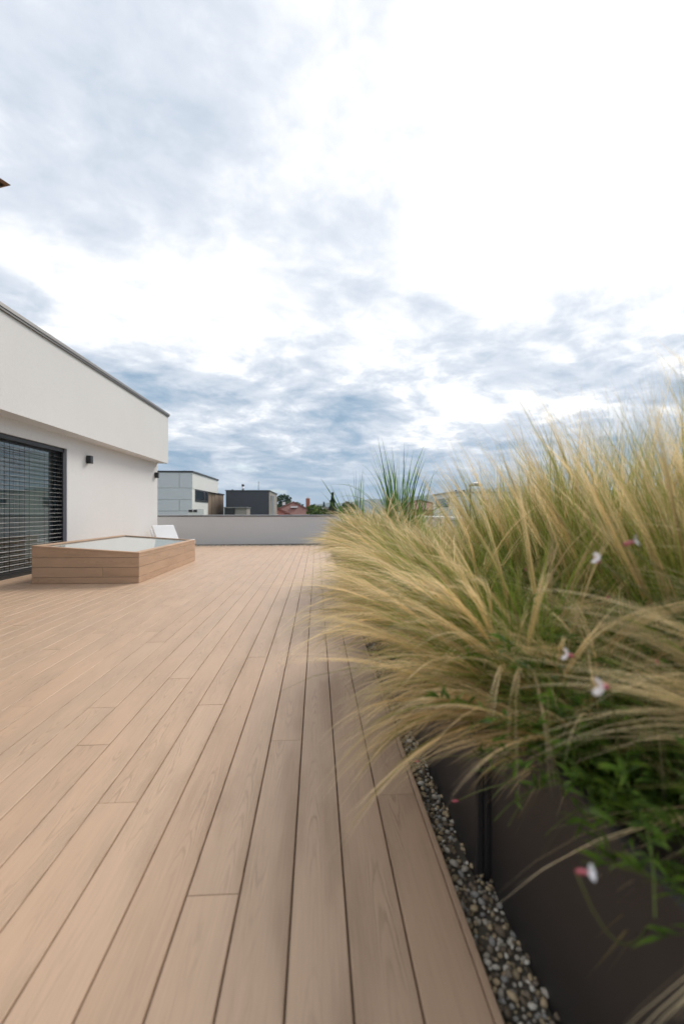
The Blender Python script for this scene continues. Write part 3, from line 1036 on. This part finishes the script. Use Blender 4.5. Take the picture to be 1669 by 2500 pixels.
# ------------------------------------------------------------------ gaura: leafy stems with white flowers and pink buds
def leaf_sprays(stems, per, lw, ll):
    """small lance leaves along stems [N,S,3]"""
    N, S, _ = stems.shape
    tq = rng.uniform(.05, .92, (N, per))
    P0 = resample(stems, tq).reshape(-1, 3)
    K = len(P0)
    d = rng.normal(size=(K, 3)); d[:, 2] = np.abs(d[:, 2]) * .6 + .1
    d /= np.linalg.norm(d, axis=1, keepdims=True)
    ln = ll * rng.uniform(.5, 1.3, K)
    u = np.linspace(0, 1, 4)
    P = P0[:, None] + d[:, None] * (ln[:, None] * u[None])[..., None]
    P[:, :, 2] -= (u ** 2)[None] * ln[:, None] * .35
    W = lw * np.array([.35, 1.0, .75, .05])[None] * rng.uniform(.6, 1.3, K)[:, None]
    return P, W, np.repeat(u[None], K, 0), rng.uniform(0, 1, K)


def petal_flower(parent, loc, axis, size, open_=True):
    a = Vector(axis).normalized()
    q = a.to_track_quat('Z', 'Y').to_matrix()
    if open_:
        m = MB()
        for kk in range(4):
            an = R(-75 + 50 * kk)
            dr = Vector((math.cos(an), math.sin(an), .25)); sd_ = Vector((-math.sin(an), math.cos(an), 0))
            pts = []
            for r, wd_, zz in ((.05, .15, 0), (.35, .45, .22), (.65, .48, .30), (.85, .2, .24)):
                c_ = dr * r
                for s_ in (-1, 0, 1):
                    p = c_ + sd_ * s_ * wd_ + Vector((0, 0, zz - .1 * s_ * s_))
                    pts.append(Vector(loc) + q @ (p * size))
            m.add(pts, [(3 * r + s_, 3 * r + s_ + 1, 3 * r + s_ + 4, 3 * r + s_ + 3) for r in range(3) for s_ in range(2)])
        f = m.build('flower', M['petal'], parent, smooth=True)
    bm_ = MB()
    t0 = Vector(loc) - a * size * .1
    bm_.tube([t0 - a * size * 1.5, t0 - a * size * 1.0, t0 - a * size * .3, t0 + a * size * .1], [size * .10, size * .30, size * .26, size * .08], 7)
    return bm_.build('bud', M['bud'], parent, smooth=True)


def gaura(x, y, n, H, tilt, lean, droop, flowers, label, wand=14, r0=.10):
    t = empty('gaura_plant', (x, y, SOIL))
    tag(t, label, 'flower')
    st = guides(n, 10, H, tilt, lean, droop, r0)
    ls = np.linspace(0, 1, 10)[None]
    W = .0026 * (1 - .6 * ls) * np.ones((n, 1))
    stm = ribbons('stems', [(st, W, np.repeat(ls, n, 0), rng.uniform(0, 1, n), M['gaura'])])
    link('stems', stm, None, t)
    lf = leaf_sprays(st, 22, .0075, .040)
    link('leaves', ribbons('leaves', [(*lf, M['gaura'])]), None, t)
    for (fx, fy, fz, sz, op, ax, *sag) in flowers:
        # each flower ends its own wiry stalk
        end = Vector((fx - x, fy - y, fz - SOIL))
        st0 = Vector((random.uniform(-.05, .05), random.uniform(-.05, .05), 0))
        mid = st0.lerp(end, .55) + Vector((0, 0, sag[0] if sag else .10))
        axv = Vector(ax).normalized()
        pts = []
        for s in range(11):
            u = s / 10
            pts.append(st0 * (1 - u) ** 2 + mid * 2 * u * (1 - u) + (end - axv * sz * 1.5) * u * u)
        MB().tube(pts, [.0022 - .0011 * s / 10 for s in range(11)], 5).build('flower_stalk', M['stalk'], t, smooth=True)
        petal_flower(t, end, ax, sz, op)
    return t


M['stalk'] = plain('green_stalk', (.12, .14, .04), .6, .2, 30)
FW = lambda *a: a
gaura(.66, .90, 95, .46, .8, (-.50, 0), 1.9,
      [(.37, .58, .82, .0135, True, (-.8, -.3, .15)), (.41, .73, .815, .0115, True, (-.85, -.2, .25)),
       (.298, .484, .654, .0095, True, (.5, -.5, .3), -.30), (.30, 1.0, .405, .010, False, (-.9, .1, -.1)), (.28, 1.29, .335, .010, False, (-.9, 0, -.1)),
       (.62, .80, .78, .009, False, (-.4, -.3, .8))],
      'leafy gaura plant with white flowers hanging over the planter front')
gaura(1.02, .78, 60, .46, .7, (-.05, 0), .8,
      [(.488, .674, 1.005, .011, True, (.8, -.3, .3)), (.458, .726, .973, .011, True, (-.6, -.4, .4)), (.88, 1.1, 1.12, .008, False, (0, 0, 1)),
       (.66, 1.0, .86, .009, False, (-.3, -.4, .6))],
      'bushy gaura plant with tall pink buds at the back of the flower planter')
gaura(.78, 1.22, 40, .36, .8, (-.2, 0), 1.0,
      [(.70, 1.5, .86, .009, False, (-.5, 0, .6)), (.62, 1.75, .84, .009, False, (-.5, 0, .7)), (.72, 2.0, .92, .009, False, (-.3, 0, .9))],
      'small gaura plant with thin purple buds among the grass')
gaura(.72, .50, 70, .33, .8, (-.45, .15), 1.6, [], 'leafy green gaura plant without flowers trailing down the planter front')
gaura(.95, .52, 60, .50, .7, (-.35, .1), 1.3, [], 'bushy flowerless gaura plant filling the middle of the planter')


# ================================================================== neighbouring buildings
def nb(name, m, parent, x0, x1, y0, y1, z0, z1, bevel=0.0):
    ox, oy = parent.location.x, parent.location.y
    cx_, cy_ = (x0 + x1) / 2, (y0 + y1) / 2
    return MB().box(x0 - cx_, x1 - cx_, y0 - cy_, y1 - cy_, 0, z1 - z0).build(name, m, parent, bevel=bevel, loc=(cx_ - ox, cy_ - oy, z0 - parent.location.z))


GZ = -3.4
b = empty('panel_house', (-13, 34, GZ))
tag(b, 'white cubic house with grey facade panels and timber side wing beyond the parapet', 'house')
nb('wall', M['panel_w'], b, -19, -8.19, 30.53, 34.9, GZ, 2.6)
nb('wall', M['panel_w'], b, -19, -9.2, 34.9, 41.6, GZ, 2.58)
nb('upper_storey', M['panel_w'], b, -19, -8.17, 30.52, 38.3, 2.601, 3.66)
nb('roof_edge', M['anthracite'], b, -19, -8.10, 30.42, 38.36, 3.662, 3.76)
zr = [GZ + .3, 1.11, 1.86, 2.63, 3.655]
xs = {3: [-8.185, -9.0, -11.4, -13.6], 2: [-8.185, -10.7, -13.6], 1: [-8.185, -9.0, -11.4, -13.6], 0: [-8.185, -10.7, -13.6]}
for r in range(4):
    for a, c in zip(xs[r][:-1], xs[r][1:]):
        nb('facade_panel', M['panel_g'], b, c + .012, a - .012, 30.47, 30.5, zr[r] + .012, zr[r + 1] - .012, bevel=.004)
# window on the side
wn = link('window', None, None, b, (4.83, -.9, 0))
def wb(name, m, y0, y1, z0, z1, x0=-8.185, x1=-8.15):
    ox, oy = b.location.x + wn.location.x, b.location.y + wn.location.y
    cx_, cy_ = (x0 + x1) / 2, (y0 + y1) / 2
    MB().box(x0 - cx_, x1 - cx_, y0 - cy_, y1 - cy_, 0, z1 - z0).build(name, m, wn, loc=(cx_ - ox, cy_ - oy, z0 - GZ))
M['win'] = plain('window_glass', (.03, .045, .06), .05, .05, spec=.9)
wb('frame', M['anthracite'], 31.25, 34.9, 1.76, 1.90); wb('frame', M['anthracite'], 31.25, 34.9, 2.50, 2.598)
wb('frame', M['anthracite'], 31.25, 31.35, 1.901, 2.499); wb('frame', M['anthracite'], 33.5, 33.85, 1.901, 2.499); wb('frame', M['anthracite'], 34.6, 34.9, 1.901, 2.499)
wb('pane', M['win'], 31.351, 33.499, 1.901, 2.499, -8.185, -8.17); wb('pane', M['win'], 33.851, 34.599, 1.901, 2.499, -8.185, -8.17)
nb('side_wing', M['timber_d'], b, -9.2, -8.45, 34.91, 41.6, GZ, 2.56)
for i in range(22):
    y0 = 35.2 + i * .29
    nb('timber_board', M['timber'], b, -8.445, -8.36 + random.uniform(-.012, .012), y0, y0 + .275, GZ, 2.55)
nb('wing_roof_edge', M['anthracite'], b, -9.6, -8.30, 35.1, 41.7, 2.602 - .035, 2.66)
nb('roof_vent', M['coping'], b, -9.05, -8.85, 31.4, 31.6, 3.761, 3.86)

ac = empty('roof_unit', (-6.95, 27.0, GZ))
tag(ac, 'small white box unit with two dark vents beyond the parapet', 'vent box')
nb('casing', M['panel_w'], ac, -7.4, -6.5, 26.7, 27.3, GZ, 1.22)
nb('vent', M['black'], ac, -7.36, -7.14, 26.66, 26.698, 1.05, 1.18); nb('vent', M['black'], ac, -7.08, -6.88, 26.66, 26.698, 1.05, 1.18)

d = empty('dark_house', (-5.7, 42, GZ))
tag(d, 'dark grey rendered cubic house with flue pipe beyond the parapet', 'house')
nb('wall', M['slate_render'], d, -7.52, -3.975, 38.28, 45.6, GZ, 2.80)
nb('side_wall', M['beige_render'], d, -3.974, -3.94, 38.285, 45.6, GZ, 2.795)
nb('roof_edge', M['anthracite'], d, -7.58, -3.88, 38.22, 45.66, 2.802, 2.87)
nb('flue_pipe', M['steel'], d, -3.86, -3.70, 39.6, 39.76, GZ, 2.2)
nb('flue_cap', M['steel'], d, -3.92, -3.64, 39.54, 39.82, 2.201, 2.45)
MB().tube([(-6.55 + 5.7, 41 - 42, 6.28), (-6.55 + 5.7, -1, 6.75)], .10, 10).build('chimney_pipe', M['steel'], d, smooth=True)
MB().tube([(-6.55 + 5.7, -1, 6.751), (-6.55 + 5.7, -1, 6.92)], .12, 10).build('chimney_cap', M['black'], d, smooth=True)
MB().tube([(-5.3 + 5.7, 0, 6.28), (-5.3 + 5.7, 0, 7.25)], .02, 5).build('antenna', M['anthracite'], d)
nb('roof_vent', M['anthracite'], d, -7.15, -7.05, 38.9, 39.0, 2.871, 2.97)
sh = empty('flat_shed', (-5.7, 34, GZ))
tag(sh, 'low flat-roofed dark shed in front of the dark grey house', 'shed')
nb('front_wall', M['black'], sh, -6.62, -5.9, 33.2, 35, GZ, 1.33)
nb('wall', M['beige_render'], sh, -5.899, -5.05, 33.3, 35, GZ, 1.33)
nb('roof', M['coping'], sh, -6.68, -5.0, 33.12, 35.1, 1.332, 1.41)


def hip_house(name, x0, x1, y0, y1, ze, zr_, wallm, roofm, label, ridge_axis=1, ov=.5, extras=()):
    t = empty(name, ((x0 + x1) / 2, (y0 + y1) / 2, GZ))
    tag(t, label, 'house')
    nb('wall', wallm, t, x0, x1, y0, y1, GZ, ze)
    ax, ay = (x1 - x0) / 2 + ov, (y1 - y0) / 2 + ov
    z0, z1 = ze - GZ, zr_ - GZ
    rl = max(.05, (ay - ax) if ridge_axis == 1 else (ax - ay))
    if ridge_axis == 1: r0, r1 = (0, -rl, z1), (0, rl, z1)
    else: r0, r1 = (-rl, 0, z1), (rl, 0, z1)
    vs = [(-ax, -ay, z0), (ax, -ay, z0), (ax, ay, z0), (-ax, ay, z0), r0, r1]
    vs += [(x, y, z - .14) for x, y, z in vs[:4]]
    if ridge_axis == 1: fs = [(0, 1, 4), (1, 2, 5, 4), (2, 3, 5), (3, 0, 4, 5)]
    else: fs = [(0, 1, 5, 4), (1, 2, 5), (2, 3, 4, 5), (3, 0, 4)]
    fs += [(0, 1, 7, 6), (1, 2, 8, 7), (2, 3, 9, 8), (3, 0, 6, 9), (6, 7, 8, 9)]
    rf = MB().add(vs, fs).build('roof', roofm, t)
    for (a, c) in ((0, 4), (1, 4 if ridge_axis == 1 else 5), (2, 5), (3, 5 if ridge_axis == 1 else 4), (4, 5)):
        MB().tube([Vector(vs[a]) + Vector((0, 0, .03)), Vector(vs[c]) + Vector((0, 0, .03))], .09, 6).build('ridge_tiles', roofm, rf)
    for (nm, m, X0, X1, Y0, Y1, Z0, Z1) in extras:
        nb(nm, m, t, X0, X1, Y0, Y1, Z0, Z1)
    return t


hip_house('tiled_house', -6.6, .9, 52.5, 63, .1, 2.25, M['panel_w'], M['tile_d'], 'house with brown-red hipped tile roof and brick chimney behind the parapet', 1,
          extras=[('chimney', M['brick'], -1.35, -.85, 57, 57.5, .8, 2.75), ('chimney_cap', M['panel_w'], -1.22, -.98, 57.12, 57.38, 2.751, 2.95), ('roof_window', M['plastic'], -3.1, -2.3, 54.6, 54.9, 1.55, 1.75), ('satellite_dish', M['plastic'], -4.1, -3.75, 55, 55.1, 1.9, 2.25)])
hip_house('tiled_house', -8.5, -2.3, 46.5, 51.0, .15, 1.62, M['panel_w'], M['tile'], 'lower house with bright red hipped tile roof beside the dark grey house', 0)
hip_house('tiled_house', .2, 2.2, 68, 74, 1.55, 1.75, M['panel_w'], M['coping'], 'small pale flat-topped house between tiled roof and bushes')
hip_house('tiled_house', 8.2, 14, 46, 52, 1.3, 2.3, M['brick'], M['tile_d'], 'house with dull red roof seen over the blond grass', 0)

rb = empty('grey_white_house', (15, 38, GZ))
tag(rb, 'pale flat-roofed house with small windows seen through the grass', 'house')
nb('wall', M['panel_w'], rb, 10.4, 21, 34.5, 40.2, GZ, 2.55)
nb('roof_edge', M['coping_light'], rb, 10.3, 21.1, 34.4, 40.3, 2.552, 2.63)
nb('window', M['win'], rb, 12.55, 13.25, 34.46, 34.498, 1.6, 2.0)
nb('window', M['win'], rb, 16.2, 17.2, 34.46, 34.498, 1.4, 2.0)
nb('window', M['win'], rb, 10.36, 10.398, 35.2, 39.2, 1.45, 2.15)
nb('window', M['win'], rb, 14.2, 14.9, 34.46, 34.498, 1.6, 2.0)
for xx in (10.8, 11.4, 13.4):
    nb('roof_vent', M['anthracite'], rb, xx, xx + .12, 35, 35.12, 2.631, 2.78)
hip_house('tiled_house', 26, 36, 16, 28, 1.0, 3.2, M['panel_w'], M['tile'], 'red-roofed house off to the side beyond the parapet', 1)
hip_house('tiled_house', 24, 33, -4, 8, 1.2, 3.4, M['beige_render'], M['tile_d'], 'brown-roofed house off to the side of the terrace', 1)

# street lamp
sp = empty('street_lamp', (8.42, 24.6, GZ))
tag(sp, 'grey street lamp with flat head rising behind the feather grass', 'street lamp')
MB().tube([(0, 0, 0), (0, 0, 3.5), (0, 0, 5.86)], [.075, .06, .05], 10).build('pole', M['anthracite'], sp, smooth=True)
MB().tube([(-.08, 0, 5.84), (0, 0, 5.95), (.20, 0, 5.98), (.45, 0, 5.98), (.60, 0, 5.93), (.66, 0, 5.86)], [.04, .09, .11, .11, .08, .02], 10).build('lamp_head', M['coping_light'], sp, smooth=True)


# ------------------------------------------------------------------ trees and bushes
def crown_mesh(n, rad, seed, leaf, stops_mat, lumps=9, cone=False):
    r = np.random.default_rng(seed)
    if cone:
        h = r.uniform(0, 1, n) ** 1.4
        a = r.uniform(0, 6.283, n)
        q = (1 - h) * rad[0] * np.sqrt(r.uniform(.3, 1, n)) * (1 + .3 * np.sin(h * 40))
        C = np.stack([q * np.cos(a), q * np.sin(a), h * rad[2] * 2 - rad[2]], 1)
    else:
        cen = r.normal(size=(lumps, 3)); cen /= np.linalg.norm(cen, axis=1, keepdims=True)
        cen *= r.uniform(.35, .75, (lumps, 1))
        ci = r.integers(0, lumps, n)
        dirs = r.normal(size=(n, 3)); dirs /= np.linalg.norm(dirs, axis=1, keepdims=True)
        C = (cen[ci] + dirs * (r.uniform(.25, 1, (n, 1)) ** .5) * .42) * np.array(rad)
    nrm = r.normal(size=(n, 3)); nrm /= np.linalg.norm(nrm, axis=1, keepdims=True)
    t = np.cross(nrm, r.normal(size=(n, 3))); t /= np.linalg.norm(t, axis=1, keepdims=True)
    bb = np.cross(nrm, t)
    s = leaf * r.uniform(.5, 1.4, (n, 1))
    V = np.stack([C - t * s, C - bb * s * .55, C + t * s, C + bb * s * .55], 1).reshape(-1, 3)
    me = bpy.data.meshes.new('crown')
    F = np.arange(n * 4, dtype=np.int32).reshape(-1, 4)
    me.from_pydata(V.tolist(), [], F.tolist())
    at = me.attributes.new('sv', 'FLOAT_VECTOR', 'POINT')
    A = np.zeros((n * 4, 3), np.float32); A[:, 0] = np.repeat(r.uniform(0, 1, n), 4); A[:, 1] = np.repeat(r.uniform(0, 1, n), 4)
    at.data.foreach_set('vector', A.ravel())
    me.materials.append(stops_mat)
    return me


M['fol_a'] = strand_mat('foliage_dark', [(0, (.022, .05, .016)), (1, (.06, .10, .03))], .2)
M['fol_b'] = strand_mat('foliage_light', [(0, (.05, .095, .018)), (1, (.13, .19, .035))], .25)
M['fol_c'] = strand_mat('foliage_conifer', [(0, (.015, .04, .018)), (1, (.04, .075, .03))], .15)


def tree(x, y, zc, rad, n, leaf, m, label, cat='tree', cone=False, seed=0, name='leafy_tree'):
    t = empty(name, (x, y, GZ))
    tag(t, label, cat)
    hc = zc - GZ
    tr = MB()
    tr.tube([(0, 0, 0), (.08, .02, hc * .5), (.0, .05, hc)], [rad[0] * .07 + .03, rad[0] * .055 + .02, rad[0] * .03 + .01], 7)
    for k_ in range(6):
        a = random.uniform(0, 6.28)
        tr.tube([(.03, .03, hc * .62 + .1 * k_), (math.cos(a) * rad[0] * .35, math.sin(a) * rad[1] * .35, hc + rad[2] * .1), (math.cos(a) * rad[0] * .6, math.sin(a) * rad[1] * .6, hc + rad[2] * .4)], [rad[0] * .03, rad[0] * .02, .01], 5)
    tr.build('trunk', M['bark'], t, smooth=True)
    link('crown', crown_mesh(n, rad, seed, leaf, m, cone=cone), None, t, (0, 0, hc))
    return t


tree(-5.6, 80, 1.6, (3.2, 3.0, 2.6), 4200, .22, M['fol_a'], 'rounded dark green tree behind the tiled roofs', seed=3)
tree(-8.3, 78, 1.0, (2.2, 2.2, 2.5), 2500, .2, M['fol_a'], 'dark green tree tucked against the dark grey house', seed=4)
tree(-2.2, 86, .6, (2.6, 2.6, 2.0), 2200, .22, M['fol_c'], 'low dark tree to the side of the brick chimney', seed=5)
tree(1.9, 118, .3, (1.6, 1.6, 3.3), 1800, .2, M['fol_c'], 'distant pointed dark tree in front of the hills', seed=6, cone=True, name='conifer_tree')
tree(.30, 30, .85, (1.25, 1.25, 1.15), 3200, .09, M['fol_b'], 'bright green rounded bush just beyond the grey parapet', 'bush', seed=7, name='green_bush')
tree(1.15, 33, .7, (.8, .8, 1.75), 2600, .09, M['fol_c'], 'dark green conifer rising behind the bright bush', seed=8, cone=True, name='conifer_tree')
tree(1.9, 29, .7, (1.1, 1.2, 1.2), 2600, .09, M['fol_a'], 'dark green bush beside the conifer behind the grass', 'bush', seed=9, name='green_bush')
tree(22.5, 46, .3, (3.0, 3.0, 2.4), 2600, .22, M['fol_a'], 'broad dark green tree past the end of the pale house', seed=21)
tree(30, 44, .6, (3.2, 3.2, 2.6), 2600, .22, M['fol_b'], 'lighter green tree standing in front of the wooded hill', seed=22)

# ================================================================== haze over the distance
hz_m = bpy.data.materials.new('haze')
hz_m.use_nodes = True
ht = hz_m.node_tree
ht.nodes.clear()
pv = ht.nodes.new('ShaderNodeVolumePrincipled')
pv.inputs['Color'].default_value = (.62, .78, .95, 1)
pv.inputs['Density'].default_value = .00042
pv.inputs['Anisotropy'].default_value = .2
ho = ht.nodes.new('ShaderNodeOutputMaterial')
ht.links.new(pv.outputs[0], ho.inputs['Volume'])
hz = MB().box(-3050, 3050, -3050, 3050, -4.6, 105).build('haze', hz_m)
tag(hz, 'thin blue haze over the distance', kind='stuff')
